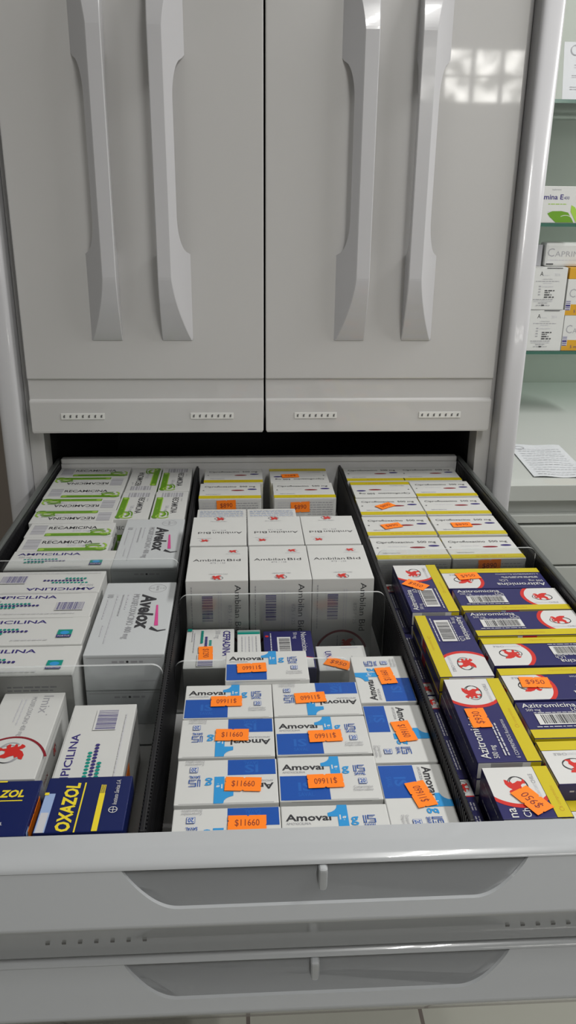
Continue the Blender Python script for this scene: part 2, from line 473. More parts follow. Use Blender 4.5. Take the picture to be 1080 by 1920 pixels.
bm = bmesh.new(); add_box(bm, -.328, .404, .484, 1.41, .838, .840); add_box(bm, -.328, -.322, .484, 1.41, .840, .898); add_box(bm, .398, .404, .484, 1.41, .840, .898)
obj('drawer_tray', bm, floorp, d2)
bm = bmesh.new(); add_box(bm, .0515 - .002, .0545 + .002, .4655, .4800, .866, .898, bev=.0028, seg=3); fix(bm); obj('brace', bm, front_white, d2)

# ---- acrylic cross dividers
def plate(x0, x1, y, ztop, label, r=.011):
    bm = bmesh.new(); W = (x1 - x0) / 2; H = ztop - ZF; t = .0014; pts = [(-W, 0)]
    for i in range(9): a = PI - PI / 2 * i / 8; pts.append((-W + r + r * math.cos(a), H - r + r * math.sin(a)))
    for i in range(9): a = PI / 2 - PI / 2 * i / 8; pts.append((W - r + r * math.cos(a), H - r + r * math.sin(a)))
    pts.append((W, 0))
    a = [bm.verts.new((u, -t, v)) for u, v in pts]; b = [bm.verts.new((u, t, v)) for u, v in pts]; k = len(pts)
    for i in range(k): bm.faces.new((a[i], b[i], b[(i + 1) % k], a[(i + 1) % k])).material_index = 1
    bm.faces.new(a); bm.faces.new(b[::-1]); fix(bm)
    o = obj('acrylic_divider', bm, [acry, acry_e]); o.location = ((x0 + x1) / 2, y, ZF)
    return tag(o, label, 'divider', 'clear acrylic dividers across the drawer')
plate(-.3225, -.0835, .9785, 1.0145, 'clear acrylic plate across the left compartment, farther of its two')
plate(-.3225, -.0835, .7275, 1.0100, 'clear acrylic plate across the left compartment in front of the near moxifloxacin box')
plate(-.0765, .1720, .8805, 1.0110, 'clear acrylic plate right in front of the tall white cartons in the middle compartment')
plate(-.0765, .1180, .7835, .9790, 'clear acrylic plate in the middle compartment behind the rearmost blue and white carton')
plate(.1790, .3935, .9860, 1.0200, 'clear acrylic plate between the yellow-striped and the navy boxes in the right compartment')

# ------------------------------------------------------------------ carton kinds
def k_amox(dv=0.0):
    B = Box(.0875, .0572, .073)
    B.rect(.0012, .0008, .0432, .0315 + dv * 1.2, 'blue')
    B.text('lS', .0165, .0125 + dv * .5, .010, 'blue2', w=.012, bold=.02).text('SAVAL', .0160, .0055 + dv * .3, .0045, 'blue2', w=.0135, bold=.01)
    B.text('Amoval', .0035, .0395 + dv * .8, .0072, 'black', w=.0370, bold=.022)
    B.text('AMOXICILINA', .0037, .0350 + dv * .8, .0026, 'grey', w=.020)
    st = .0300 + dv * .8
    B.poly([(.0545, .0568), (.0545, st), (.0460, st), (.0460, .0435 + dv * .1), (.0380, .0435 + dv * .1), (.0380, .0478), (.0415, .0490), (.0440, .0508), (.0458, .0535), (.0464, .0568)], 'sky')
    B.text('1g', .0474, .0400 + dv * .8, .0050, 'wht', w=.0055, bold=.03)
    B.text('g', .0560, .0362 + dv, .0095, 'sky', w=.0066, bold=.015)
    for r in ((.0665, .0352, .0672, .0440), (.0683, .0352, .0690, .0440), (.0700, .0433, .0765, .0440), (.0700, .0393, .0765, .0400), (.0700, .0352, .0765, .0359), (.0700, .0393, .0707, .0440), (.0758, .0352, .0765, .0400), (.0665, .0352, .0690, .0359)):
        B.rect(r[0], r[1] + dv, r[2], r[3] + dv, 'blue')
    B.rect(.0715, .0372 + dv, .0765, .0377 + dv, 'blue').rect(.0700, .0415 + dv, .0750, .0420 + dv, 'blue')
    B.text('SAVAL', .0668, .0305 + dv, .0034, 'blue', w=.0096, bold=.02)
    B.rect(.0692, .0190 + dv, .0762, .0262 + dv, 'blue').rect(.0696, .0194 + dv, .0758, .0258 + dv, 'carton').text('20', .0703, .0203 + dv, .0046, 'blue', w=.0048, bold=.03)
    B.text('Comprimidos', .0640, .0140 + dv, .0026, 'grey', w=.0165).text('Dispersables', .0640, .0105 + dv, .0026, 'grey', w=.0165)
    B.slit('top', .0561 if dv else .0006)
    B.face('front').rect(.01, .0715, .0775, .0719, 'cut', 0)
    B.micro(.02, .07, .05, .002, 'lgrey')
    B.face('right').rect(.004, .0690, .053, .0694, 'cut', 0)
    return B
def k_reca():
    B = Box(.1235, .0520, .087)
    B.face('top').bars(.0060, .0100, .0260, .0440, 'grey', horiz=True, seed=3, n=9)
    B.rect(.0060, .0100, .0260, .0440, 'lgrey', 0)
    B.text('RECAMICINA', .0290, .0290, .0094, 'black', w=.0700, bold=.014)
    B.text('CIPROFLOXACINO', .033, .0423, .0017, 'grey', w=.014)
    B.text('500 mg', .0650, .0195, .0058, 'lgrey', w=.0250)
    B.rect(.0280, .0030, .1170, .0125, 'green').rect(.030, .0120, .117, .0135, 'lime')
    B.ell(.0330, .0078, .0042, .0034, 'lime').ell(.078, .0078, .0012, .0010, 'lime')
    B.ring(.1030, .0150, .0115, .0085, .0032, 'green', .3, 5.2).ring(.1120, .0180, .0090, .0110, .0030, 'lime', 3.6, 7.6)
    B.ring(.1050, .0215, .0150, .0060, .0022, 'green', 1.2, 3.6).ring(.1130, .0085, .0085, .0065, .0028, 'green', 2.8, 6.6)
    B.ring(.1030, .0150, .0080, .0052, .0018, 'lime', 0, 4)
    B.face('right').text('RECAMICINA', .004, .070, .006, 'black', w=.042).rect(0.003, .052, .049, .062, 'green')
    B.micro(.005, .045, .046, .002).micro(.005, .04, .041, .002, seed=4)
    B.face('front').rect(.003, .078, .12, .086, 'green').text('RECAMICINA', .03, .06, .009, 'black', w=.07)
    B.face('left').rect(0.003, .052, .049, .062, 'green')
    return B
def k_cipro():
    B = Box(.1010, .0760, .0875)
    B.face('top').text('Ciprofloxacino  500 mg', .0075, .0560, .0064, 'black', w=.0850, bold=.012)
    B.micro(.0220, .0500, .0430, .0022, 'lgrey')
    B.ell(.0630, .0400, .0110, .0028, 'dred').ell(.0870, .0450, .0078, .0030, 'indigo')
    B.text('laboratorio', .0110, .0200, .0036, 'grey', w=.0240, bold=.01)
    B.rect(.0, .0015, .1010, .0150, 'yellow').micro(.034, .074, .0070, .0024, 'olive')
    B.ell(.0065, .040, .0014, .0012, 'black')
    B.face('front').rect(.0, .0830, .1010, .0869, 'wht')
    for i in range(9):
        B.micro(.006, .050, .0790 - i * .0040, .0015, 'lgrey', seed=i).micro(.055, .096, .0790 - i * .0040, .0017, 'grey', seed=i + 30)
    B.face('left').rect(.004, .04, .072, .085, 'wht'); B.rect(.0, .0700, .012, .087, 'yellow')
    B.micro(.02, .06, .06, .002)
    B.face('right').rect(.062, .060, .076, .087, 'yellow'); B.micro(.02, .055, .06, .002)
    return B
def k_azi(var, W=.1305):
    D = .0572; q = W - .1305
    B = Box(W, D, .0175, body='navy', bev=.0006); clip = (.0003, .0135, W - .0003, D - .0003)
    B.face('top')
    def disc(cx, cy, r, k):
        pts = []; n = 64
        for i in range(n + 1):
            t = PI / 2 + PI * i / n; x = cx + r * math.cos(t); y = cy + r * .92 * math.sin(t)
            pts.append((x, min(max(y, clip[1]), clip[3])))
        q = [(clip[2], clip[3]), ]
        for p in pts:
            if abs(p[0] - q[-1][0]) + abs(p[1] - q[-1][1]) > 1e-5: q.append(p)
        q.append((clip[2], clip[1])); B.poly(q, k)
    disc(.1180 + q, .0350, .0375, 'red'); disc(.1195 + q, .0350, .0345, 'wht')
    B.griffin(.1050 + q, .0345, .0190, .0170)
    B.text('LABORATORIO', .0900 + q, .0170, .0030, 'lgrey', w=.0185).text('CHILE', .1090 + q, .0170, .0032, 'grey', w=.0120, bold=.02)
    B.rect(0, .0006, W, .0132, 'yellow').text('6 comprimidos', .0520 + q * .6, .0050, .0030, 'olive', w=.0260)
    B.ell(.0500 + q * .6, .0066, .0022, .0020, 'olive').ell(.0500 + q * .6, .0066, .0017, .0015, 'yellow')
    if q < -.01:
        B.text('na', .0010, .0440, .0078, 'wht', w=.0110, bold=.008).text('Ch', .0010, .0330, .0060, 'wht', w=.0100)
    elif var == 'A':
        B.text('Azitromicina', .0040, .0475, .0066, 'wht', w=.0530, bold=.008)
        B.text('500 mg', .0060, .0415, .0040, 'lgrey', w=.0140).text('LCh', .0500, .0405, .0055, 'wht', w=.0100)
        B.rect(.0120, .0200, .0600, .0370, 'wht').bars(.0170, .0215, .0560, .0355, 'black', seed=5, n=30)
        B.micro(.012, .06, .0380, .0014, 'lgrey')
        B.micro(.008, .06, .0160, .0016, 'lgrey', seed=9)
    else:
        B.text('Azitromicina', .0040, .0440, .0078, 'wht', w=.0620, bold=.008)
        B.text('500 mg', .0045, .0360, .0050, 'wht', w=.0180).text('LCh', .0500, .0340, .0060, 'wht', w=.0100)
        B.micro(.008, .055, .0290, .0018, 'lgrey', seed=2).micro(.008, .055, .0260, .0018, 'lgrey', seed=3)
        B.text('6 COMPRIMIDOS Recubiertos', .0045, .0175, .0036, 'lgrey', w=.0560)
    B.face('front').rect(0, .0135, W, .0172, 'yellow').rect(.045 + q * .4, .0065, .0505 + q * .4, .0172, 'wht').rect(.0505 + q * .4, .0065, .067 + q * .4, .0172, 'red').rect(0, .0005, W, .0060, 'navy')
    B.face('right').rect(.0008, .0008, D - .0008, .0168, 'wht').griffin(.03, .0088, .014, .012).rect(.0008, .0008, .010, .0168, 'yellow')
    B.face('left').rect(.0008, .0008, D - .0008, .0168, 'wht').rect(D - .010, .0008, D - .0008, .0168, 'yellow').rect(.012, .0009, .04, .0165, 'cut')
    B.face('back').micro(.01, W - .01, .009, .002, 'lgrey')
    return B
def k_azi_edge(W=.1300):
    B = Box(W, .0170, .0570, body='navy', bev=.0006)
    q = W - .13
    B.face('top').rect(.1085 + q, .0008, .1295 + q, .0162, 'wht').rect(.1070 + q, .0008, .1085 + q, .0162, 'red').griffin(.1190 + q, .0088, .0120, .0110, ringk='grey')
    for i, v in enumerate((.0035, .0062, .0090, .0118)): B.micro(.012, .055, v, .0014, 'lgrey', seed=i).micro(.062, .100 + q, v, .0014, 'lgrey', seed=i + 9)
    B.face('front').rect(.02, .01, .06, .03, 'wht')
    return B
def k_ampi(var):
    W, D = .1380, .0615
    B = Box(W, D, .0870)
    B.face('top').text('AMPICILINA', .0070, .0475, .0070, 'indigo', w=.0840, bold=.018)
    B.text('500 mg', .0100, .0385, .0056, 'grey', w=.0170)
    for row, (n, k, u0) in enumerate(((10, 'teal', .020), (11, 'indigo', .0265), (6, 'teal', .0230))):
        for i in range(n): B.ell(u0 + i * .0046, .0335 - row * .0052, .0019, .0021, k, n=10)
    if var == 'A':
        B.rect(.1080, .0130, .1240, .0300, 'teal').rect(.1080, .0130, .1240, .0190, 'indigo').ell(.1160, .0230, .0050, .0038, 'sky').text('PORTUS', .1095, .0143, .0030, 'wht', w=.0130)
        B.micro(.06, .10, .008, .0015, 'lgrey')
    else:
        B.rect(.0950, .0150, .1280, .0370, 'wht').bars(.0960, .0160, .1270, .0350, 'indigo', seed=8, n=30)
        B.micro(.005, .12, .007, .0014, 'lgrey')
    B.rect(.003, .0600, W - .02, .0604, 'cut', 0)
    B.face('front').micro(.072, .122, .074, .0022, 'grey').micro(.072, .118, .070, .0022, 'grey', seed=3).micro(.02, .06, .074, .002, 'lgrey')
    B.face('right').rect(.004, .083, .0575, .0834, 'cut', 0).rect(.0575, .03, .0580, .083, 'cut', 0)
    return B
def k_moxi():
    W, D = .1740, .0860
    B = Box(W, D, .0445, body='carton_g', bev=.0012)
    B.face('top').ring(.0170, .0640, .0110, .0110, .0008, 'grey')
    B.text('BAYER', .0105, .0624, .0032, 'grey', w=.0130)
    for i, ch in enumerate('BAER'): B.text(ch, .0158, (.0705, .0668, .0580, .0545)[i], .0026, 'grey', w=.0022)
    B.text('Avelox', .0330, .0480, .0165, 'black', w=.0860, bold=.035, shear=.15)
    B.poly([(.0620, .0668), (.1120, .0690), (.1120, .0735), (.0620, .0690)], 'pink')
    B.poly([(.1140, .0660), (.1230, .0740), (.1210, .0830), (.1225, .0830), (.1260, .0740), (.1200, .0640)], 'black')
    B.text('MOXIFLOXACINO 400 mg', .0330, .0370, .0075, 'grey', w=.1080)
    B.micro(.033, .072, .0300, .0018, 'lgrey').micro(.034, .088, .0240, .0020, 'grey').micro(.034, .15, .0175, .0016, 'lgrey', seed=5)
    B.text('10', .0340, .0060, .0072, 'grey', w=.0075).micro(.0450, .0950, .0075, .0016, 'lgrey', seed=6).micro(.11, .135, .0110, .0014, 'lgrey')
    B.face('left').text('Abrir  aqui', .02, .030, .004, 'lgrey', w=.03)
    B.face('right').rect(.003, .0405, .083, .0410, 'cut', 0).micro(.03, .043, .0345, .003, 'grey').micro(.050, .063, .0345, .003, 'grey', seed=4).ell(.0465, .0358, .0014, .0014, 'black')
    B.micro(.01, .03, .022, .0016, 'lgrey').micro(.055, .08, .012, .002, 'lgrey')
    B.face('front').micro(.02, .10, .02, .002, 'lgrey')
    return B
def k_ambi(h=.114):
    W, D = .0752, .1020
    B = Box(W, D, h)
    B.face('top').text('Ambilan', .0060, .0560, .0066, 'black', w=.0400).text('Bid', .0490, .0560, .0066, 'black', w=.0170).text('875 / 125', .0280, .0490, .0034, 'grey', w=.0190)
    B.griffin(.0560, .0860, .0105, .0080, ringk='lgrey').rect(.047, .0780, .066, .0786, 'lgrey')
    B.text('LABORATORIO CHILE', .0275, .0165, .0026, 'grey', w=.0230).griffin(.0370, .0080, .0115, .0110, ringk='grey')
    B.face('front')
    B.text('Ambilan Bid', .0590, h - .0060, .0072, 'black', w=.0660, rot=-PI / 2).text('875 / 125', .0510, h - .0330, .0042, 'grey', w=.0290, rot=-PI / 2)
    B.rect(.0180, h - .0560, .0320, h - .0180, 'wht').bars(.0190, h - .0550, .0320, h - .0190, 'indigo', horiz=True, seed=4, n=20)
    for i, u in enumerate((.0385, .0415)): B.micro(h - .068, h - .014, u, .0017, 'lgrey', horiz=False, seed=i)
    B.micro(h - .068, h - .008, .0060, .0015, 'grey', horiz=False, seed=7)
    B.ring(.0376, h - .1080, .0340, .0380, .0030, 'dred', .35, PI - .35, n=30)
    B.griffin(.0450, h - .0900, .0150, .0140, ringk='grey').micro(h - .105, h - .078, .032, .0015, 'grey', horiz=False)
    B.face('right').rect(.004, h - .004, .098, h - .0036, 'cut', 0)
    return B

def proto(name, B):
    me = B.mesh(name); return me
KM = {}
def kind_mesh(k, fn):
    if k not in KM: KM[k] = fn().mesh(k)
    return KM[k]

# ---- price stickers (sub-parts of the carton they are stuck on)
ST = {}
def sticker_mesh(text, w, h):
    k = (text, w, h)
    if k in ST: return ST[k]
    B = Box.__new__(Box); B.W, B.D, B.H = w, h, .0002; B.bm = bmesh.new(); B.ms = []; B.f = 'top'; B.lay = 0
    t = .00022; n = h * .08
    pts = [(0, 0), (w * .46, 0), (w * .5, n), (w * .54, 0), (w, 0), (w, h * .3), (w - n * .6, h * .36), (w, h * .42), (w, h), (w * .56, h), (w * .52, h - n), (w * .48, h), (0, h), (0, h * .7), (n * .6, h * .64), (0, h * .58)]
    lo = [B.bm.verts.new((u - w / 2, v - h / 2, 0)) for u, v in pts]; hi = [B.bm.verts.new((u - w / 2, v - h / 2, t)) for u, v in pts]
    mi = B.mi('orange'); k2 = len(pts)
    B.bm.faces.new(hi).material_index = mi; B.bm.faces.new(lo[::-1])
    for i in range(k2): B.bm.faces.new((lo[i], lo[(i + 1) % k2], hi[(i + 1) % k2], hi[i]))
    B.H = .00014
    if text: B.text(text, w * .18, h * .32, h * .40, 'ink', w=w * .64, bold=.004)
    ST[k] = B.mesh('price_sticker'); return ST[k]
def sticker(box, bx, dims, face, wx, wy, wz, rot, text='$11660', w=.031, h=.0175):
    """put a sticker at a world spot on the box's face; rot in degrees in the face's plane (world)"""
    o = bpy.data.objects.new('price_sticker', sticker_mesh(text, w, h)); link(o, box)
    inv = (Matrix.Translation(box.location) @ Matrix.Rotation(box.rotation_euler.z, 4, 'Z')).inverted()
    r = math.radians(rot)
    if face == 'top': m = Matrix.Translation((wx, wy, wz + .0012)) @ Matrix.Rotation(r, 4, 'Z')
    elif face == 'front': m = Matrix.Translation((wx, wy - .0006, wz)) @ Matrix.Rotation(PI / 2, 4, 'X') @ Matrix.Rotation(r, 4, 'Z')
    elif face == 'right': m = Matrix.Translation((wx + .0006, wy, wz)) @ Matrix.Rotation(PI / 2, 4, 'Z') @ Matrix.Rotation(PI / 2, 4, 'X') @ Matrix.Rotation(r, 4, 'Z')
    o.matrix_local = inv @ m
    return o
def put(name, me, x, y, z, rot, label, group=None, cat='medicine box', jit=.5, tilt=(0, 0)):
    o = bpy.data.objects.new(name, me); C.objects.link(o)
    o.location = (x, y, z); o.rotation_euler = (math.radians(tilt[0]), math.radians(tilt[1]), math.radians(rot + random.uniform(-jit, jit)))
    return tag(o, label, cat, group)

# blue and white amoxicillin boxes ------------------------------------------------
AM = kind_mesh('amoxicillin_box', k_amox); AM2 = kind_mesh('amoxicillin_box_reverse', lambda: k_amox(-.0085)); G = 'blue and white amoxicillin boxes at the front of the drawer'
def stand(h, top): return top - h
zA = .985 - .073
am = [ # x, y, ztop, rot, label, sticker
 (.0240, .7530, .990, 0, 'rearmost blue and white 1g box, alone in front of the middle clear plate', (.008, .747, 183)),
 (-.0160, .6960, .985, 0, 'blue and white 1g box, left one of the rearmost full row, name upright', (-.018, .694, 180)),
 (.0722, .6965, .985, 180, 'blue and white 1g box, right one of the rearmost full row, upside down', (.066, .697, 184)),
 (-.0165, .6370, .985, 180, 'upside-down blue and white 1g box, left one of the second full row', (-.012, .639, -2)),
 (.0722, .6370, .985, 0, 'upright blue and white 1g box, right one of the second full row', (.075, .634, 182)),
 (-.0160, .5760, .985, 180, 'upside-down blue and white 1g box with its sticker hiding half the name', (-.002, .570, -4)),
 (.0724, .5765, .985, 0, 'upright blue and white 1g box just behind the stickerless one at the lip', (.069, .571, 181)),
 (-.0155, .5140, .985, 180, 'blue and white 1g box cut off by the drawer lip, orange sticker half hidden', (.001, .523, -1)),
 (.0724, .5135, .985, 0, 'blue and white 1g box cut off by the drawer lip, without a sticker', None),
 (.1448, .7310, .985, 90, 'blue and white 1g box turned sideways, rearmost of three by the right divider', (.149, .734, 96)),
 (.1448, .6380, .985, -90, 'blue and white 1g box turned sideways, middle of three by the right divider', (.150, .638, -82)),
 (.1448, .5470, .985, -90, 'blue and white 1g box turned sideways, nearest the drawer lip', (.148, .551, 102)),
]
for x, y, zt, r, lab, s in am:
    z = zt - .073
    o = put('amoxicillin_box', AM2 if r == 180 or (r == -90 and y > .6) else AM, x, y, z, r, lab, G)
    if s: sticker(o, 0, 0, 'top', s[0], s[1], zt, s[2])

# green and white boxes -----------------------------------------------------------
RM = kind_mesh('green_white_box', k_reca); G = 'green and white boxes at the back left of the drawer'
zr = 1.0 - .087
for i, (x, y, r, lab) in enumerate([
 (-.2595, 1.3845, 0, 'green-striped white box at the very back left corner of the drawer'),
 (-.2590, 1.3310, 180, 'green-striped white box, second from the back in the left row, printed upside down'),
 (-.2590, 1.2775, 0, 'green-striped white box, third from the back, its grey barcode at the left end'),
 (-.2580, 1.2240, 180, 'upside-down green-striped box just in front of the upright third one'),
 (-.2560, 1.1705, 180, 'upside-down green-striped box, fifth from the back, followed by two upright ones'),
 (-.2500, 1.1170, 0, 'green-striped box with barcode left, second from the purple-lettered boxes'),
 (-.2480, 1.0640, 0, 'green-striped box with barcode left, directly behind the first purple-lettered box'),
 (-.1680, 1.3430, 90, 'green-striped box turned lengthwise at the back, its green band on the right'),
 (-.1140, 1.3430, -90, 'green-striped box turned lengthwise in the back right corner of the left compartment'),
 (-.1690, 1.2180, -90, 'green-striped box turned lengthwise, left of the pair with barcodes at their far ends'),
 (-.1145, 1.2170, -90, 'green-striped box turned lengthwise, right of the pair with barcodes, behind the far moxifloxacin box'),
]):
    o = put('green_white_box', RM, x, y, zr, r, lab, G, jit=.3)
    if i == 6: sticker(o, 0, 0, 'right', -.250 + .0618 + .0004, 1.068, .978, 90, '$6990', w=.030, h=.022)
o = put('green_white_box', RM, -.1815, 1.0900 + .0, zr - .0, -90, 'green-striped box', G) ; bpy.data.objects.remove(o)

# purple-lettered ampicillin boxes ----------------------------------------------
PA = kind_mesh('ampicillin_box', lambda: k_ampi('A')); PB = kind_mesh('ampicillin_box_barcode', lambda: k_ampi('B'))
G = 'white ampicillin boxes with teal and navy dots'
ap = []
for me, x, y, zt, r, lab in [
 (PA, -.2420, 1.0100, 1.0, 0, 'white purple-lettered ampicillin box behind the clear plate, touching the green-striped boxes'),
 (PB, -.2465, .9440, 1.0, 180, 'white ampicillin box printed upside down just in front of the first clear plate'),
 (PB, -.2475, .8815, 1.0, 0, 'white ampicillin box with an upright name and a purple barcode at its right end'),
 (PA, -.2460, .8195, 1.0, 0, 'white ampicillin box with a teal square logo, second from the near plate'),
 (PA, -.2445, .7575, .998, 0, 'white ampicillin box with its front face towards the near clear plate, teal logo on top'),
 (PB, -.1385, .6330, .980, 90, 'white ampicillin box lying lengthwise at the near left, partly under a navy box'),
]:
    o = put('ampicillin_box', me, x, y, zt - .087, r, lab, G, jit=.3); ap.append(o)
    ap[-1].location.z = max(zt - .087, ZF + .0004)
ap[-1].location.z = .9115; ap[-1].scale = (1, 1, (.980 - .9115) / .087)
sticker(ap[4], 0, 0, 'front', -.286, .7265, .955, 0, '$1490', w=.034, h=.026)
sticker(ap[5], 0, 0, 'right', -.1385 + .0308, .615, .958, 90, '$1490', w=.050, h=.022)

# moxifloxacin boxes, two flat stacks of two ----------------------------------------
MX = kind_mesh('moxifloxacin_box', k_moxi); G = 'grey-white moxifloxacin boxes'
put('moxifloxacin_box', MX, -.1300, 1.0670, .9115, -90, 'far moxifloxacin box underneath, mostly hidden by the one lying on it', G, jit=.2)
put('moxifloxacin_box', MX, -.1300, 1.0670, .9561, -90, 'grey-white moxifloxacin box on top, farther one, next to the green-striped boxes', G, jit=.3)
put('moxifloxacin_box', MX, -.1280, .8510, .9115, -90, 'moxifloxacin box underneath the near one, seen only through the clear plate', G, jit=.2)
put('moxifloxacin_box', MX, -.1275, .8500, .9561, -90, 'grey-white moxifloxacin box on top, nearer of the two, beside the purple-lettered boxes', G, jit=.3)

# white box with a red winged emblem --------------------------------------------
def k_imix():
    W, D = .1340, .0610; B = Box(W, D, .0680)
    B.face('top').text('Imix', .0060, .0410, .0095, 'grey', w=.0300, bold=.005).ell(.039, .050, .0008, .0008, 'grey')
    B.text('MOXIFLOXACINO 400 mg', .0080, .0300, .0048, 'grey', w=.0640)
    B.micro(.012, .055, .0240, .0015, 'lgrey').micro(.012, .050, .0200, .0015, 'lgrey', seed=3)
    B.ring(.1250, .0300, .0520, .0380, .0024, 'dred', 2.0, 4.3, n=30)
    B.griffin(.0960, .0310, .0230, .0240, ringk='grey').text('LABORATORIO CHILE', .085, .008, .003, 'grey', w=.03)
    B.face('back').text('Imix', .02, .04, .006, 'dred', w=.02).griffin(.07, .045, .01, .01).rect(.01, .060, .12, .0604, 'cut')
    return B
put('moxifloxacin_carton', kind_mesh('moxifloxacin_carton', k_imix), -.2140, .6600, .9115, -90, 'white carton with a red winged emblem behind the left navy box', None, jit=.3)

# navy boxes with yellow lettering -------------------------------------------------
def k_cotri(W, D, txt, tw, u0, v0, h):
    B = Box(W, D, .0170 if W > .08 else .0190, body='rx', bev=.001)
    B.face('top').text(txt, u0, v0, h, 'gold', w=tw, bold=.035, shear=.12)
    B.rect(u0 - .001, v0 - .0050, u0 + tw, v0 - .0038, 'gold')
    return B
def k_cA():
    B = k_cotri(.1000, .0640, 'COTRIMOXAZOL', .0780, .0110, .0440, .0080)
    for i in range(6): B.rect(.052 + i * .0022, .0230, .0530 + i * .0022, .0270, 'olive')
    B.text('Instituto Sanitas S.A.', .0450, .0115, .0034, 'wht', w=.0350, shear=.3)
    B.rect(.065, .0618, .0715, .0635, 'gold')
    B.face('right').rect(.004, .001, .012, .016, 'pale').rect(.02, .004, .03, .006, 'gold')
    return B
def k_cB():
    B = k_cotri(.0640, .0690, 'OXAZOL', .0560, .0005, .0420, .0105)
    B.rect(.0, .0600, .0440, .0680, 'pale').rect(.0, .0610, .0220, .0670, 'lgrey')
    B.rect(.0, .0200, .0430, .0245, 'gold')
    for i in range(4): B.rect(.0430, .0203 + i * .0011, .0530, .0209 + i * .0011, 'gold')
    B.ring(.0230, .0110, .0036, .0036, .0006, 'wht').rect(.0198, .0107, .0262, .0112, 'wht').rect(.0227, .0076, .0232, .0145, 'wht')
    B.text('Instituto Sanitas S.A.', .0285, .0090, .0034, 'wht', w=.0300, shear=.3)
    B.rect(.0420, .0650, .0450, .0685, 'gold')
    B.face('back').rect(.012, .002, .03, .015, 'navy')
    return B
G = 'navy cotrimoxazole boxes at the near left'
o = put('cotrimoxazole_box', kind_mesh('cotrimoxazole_box', k_cA), -.2195, .5360, .9810, 0, 'navy box with yellow lettering across it, at the left edge of the photo', G, jit=.0)
sticker(o, 0, 0, 'right', -.1695, .532, .9885, 0, '', w=.040, h=.0130)
put('cotrimoxazole_box', kind_mesh('cotrimoxazole_box_small', k_cB), -.1290, .5360, .9810, 90, 'navy box with yellow lettering turned lengthwise, beside the empty drawer corner', G, jit=.0)

# yellow-striped boxes ---------------------------------------------------------------
CM = kind_mesh('ciprofloxacin_box', k_cipro); G = 'white ciprofloxacin boxes with a yellow edge'
zc = 1.0 - .0875
cp = {}
for key, x, y, r, lab in [
 ('C1', -.0150, 1.3580, 0, 'yellow-edged white box at the very back of the middle compartment, left of two'),
 ('C2', -.0200, 1.2790, 0, 'yellow-edged white box at the left divider with an orange sticker on its front'),
 ('C3', .0990, 1.3570, 180, 'yellow-edged box at the very back of the middle compartment, printed upside down'),
 ('C4', .1020, 1.2790, 0, 'yellow-edged white box at the second divider, orange sticker on its front'),
 ('P1', .2318, 1.3600, 0, 'yellow-edged white box in the back left corner of the right compartment'),
 ('P2', .2345, 1.2800, 180, 'yellow-edged box in the left row of the right compartment, printed upside down'),
 ('P3', .2335, 1.1990, 0, 'yellow-edged box, right compartment, left row, third from the back, tilted sticker on top'),
 ('P4', .2318, 1.1170, 0, 'yellow-edged box, right compartment, left row, fourth from the back, orange sticker on top'),
 ('P5', .2318, 1.0340, 0, 'yellow-edged white box right behind the clear plate, left of two, no sticker'),
 ('Q1', .3310, 1.3600, 0, 'yellow-edged white box in the back right corner of the drawer'),
 ('Q2', .3370, 1.2800, 0, 'yellow-edged white box in the right row, second from the back right corner'),
 ('Q3', .3360, 1.1990, 0, 'yellow-edged white box in the right row, third from the back right corner, no sticker'),
 ('Q4', .3355, 1.1170, 0, 'yellow-edged white box in the right row with an orange sticker on its top'),
 ('Q5', .3345, 1.0330, 0, 'yellow-edged white box at right behind the clear plate, orange sticker on its front'),
]:
    cp[key] = put('ciprofloxacin_box', CM, x, y, zc, r, lab, G, jit=.25)
for k, x, y, r in (('C3', .084, 1.352, 185), ('P3', .226, 1.199, 35), ('P4', .2215, 1.115, 18), ('Q4', .327, 1.116, 3)):
    sticker(cp[k], 0, 0, 'top', x, y, 1.0, r, '$890', w=.030, h=.018)
for k, x, y, z in (('C2', -.026, 1.2405, .9890), ('C4', .094, 1.2405, .9850), ('Q5', .335, .9945, .9900)):
    sticker(cp[k], 0, 0, 'front', x, y, z, 2, '$890', w=.031, h=.018)

# tall white amoxicillin-clavulanate cartons -----------------------------------------
AB = kind_mesh('tall_white_carton', k_ambi); AL = kind_mesh('low_white_carton', lambda: k_ambi(.0890)); G = 'tall white cartons in the middle compartment'
for x, y, r, lab in [
 (-.0325, 1.0460, 180, 'tall white carton printed upside down, left of the three in the rear row'),
 (.0445, 1.0460, 180, 'tall white carton printed upside down, middle of the three in the rear row'),
 (.1205, 1.0460, 180, 'tall white carton printed upside down, right of the three in the rear row'),
 (-.0315, .9390, 0, 'tall white carton with its lettered front to the near clear plate, left of three'),
 (.0455, .9395, 0, 'tall white carton with its lettered front to the near clear plate, middle of three'),
 (.1215, .9395, 0, 'tall white carton with its lettered front to the near clear plate, right of three'),
]: put('tall_white_carton', AB, x, y, .9112, r, lab, G, jit=.3)
def k_leaf():
    B = Box(.0752, .1000, .0870, body='carton'); B.face('top')
    for i in range(9): B.micro(.004, .071, .058 + i * .0042, .0019, 'pale' if i % 2 else 'lgrey', seed=i)
    return B
LF = kind_mesh('white_printed_carton', k_leaf)
put('white_printed_carton', LF, -.0320, 1.1480, .9115, 0, 'low white carton with fine bluish print, left of the two behind the tall white ones', 'low finely printed cartons', jit=.2)
put('white_printed_carton', LF, .0450, 1.1480, .9115, 0, 'low white carton with fine bluish print, right of the two behind the tall white ones', 'low finely printed cartons', jit=.2)

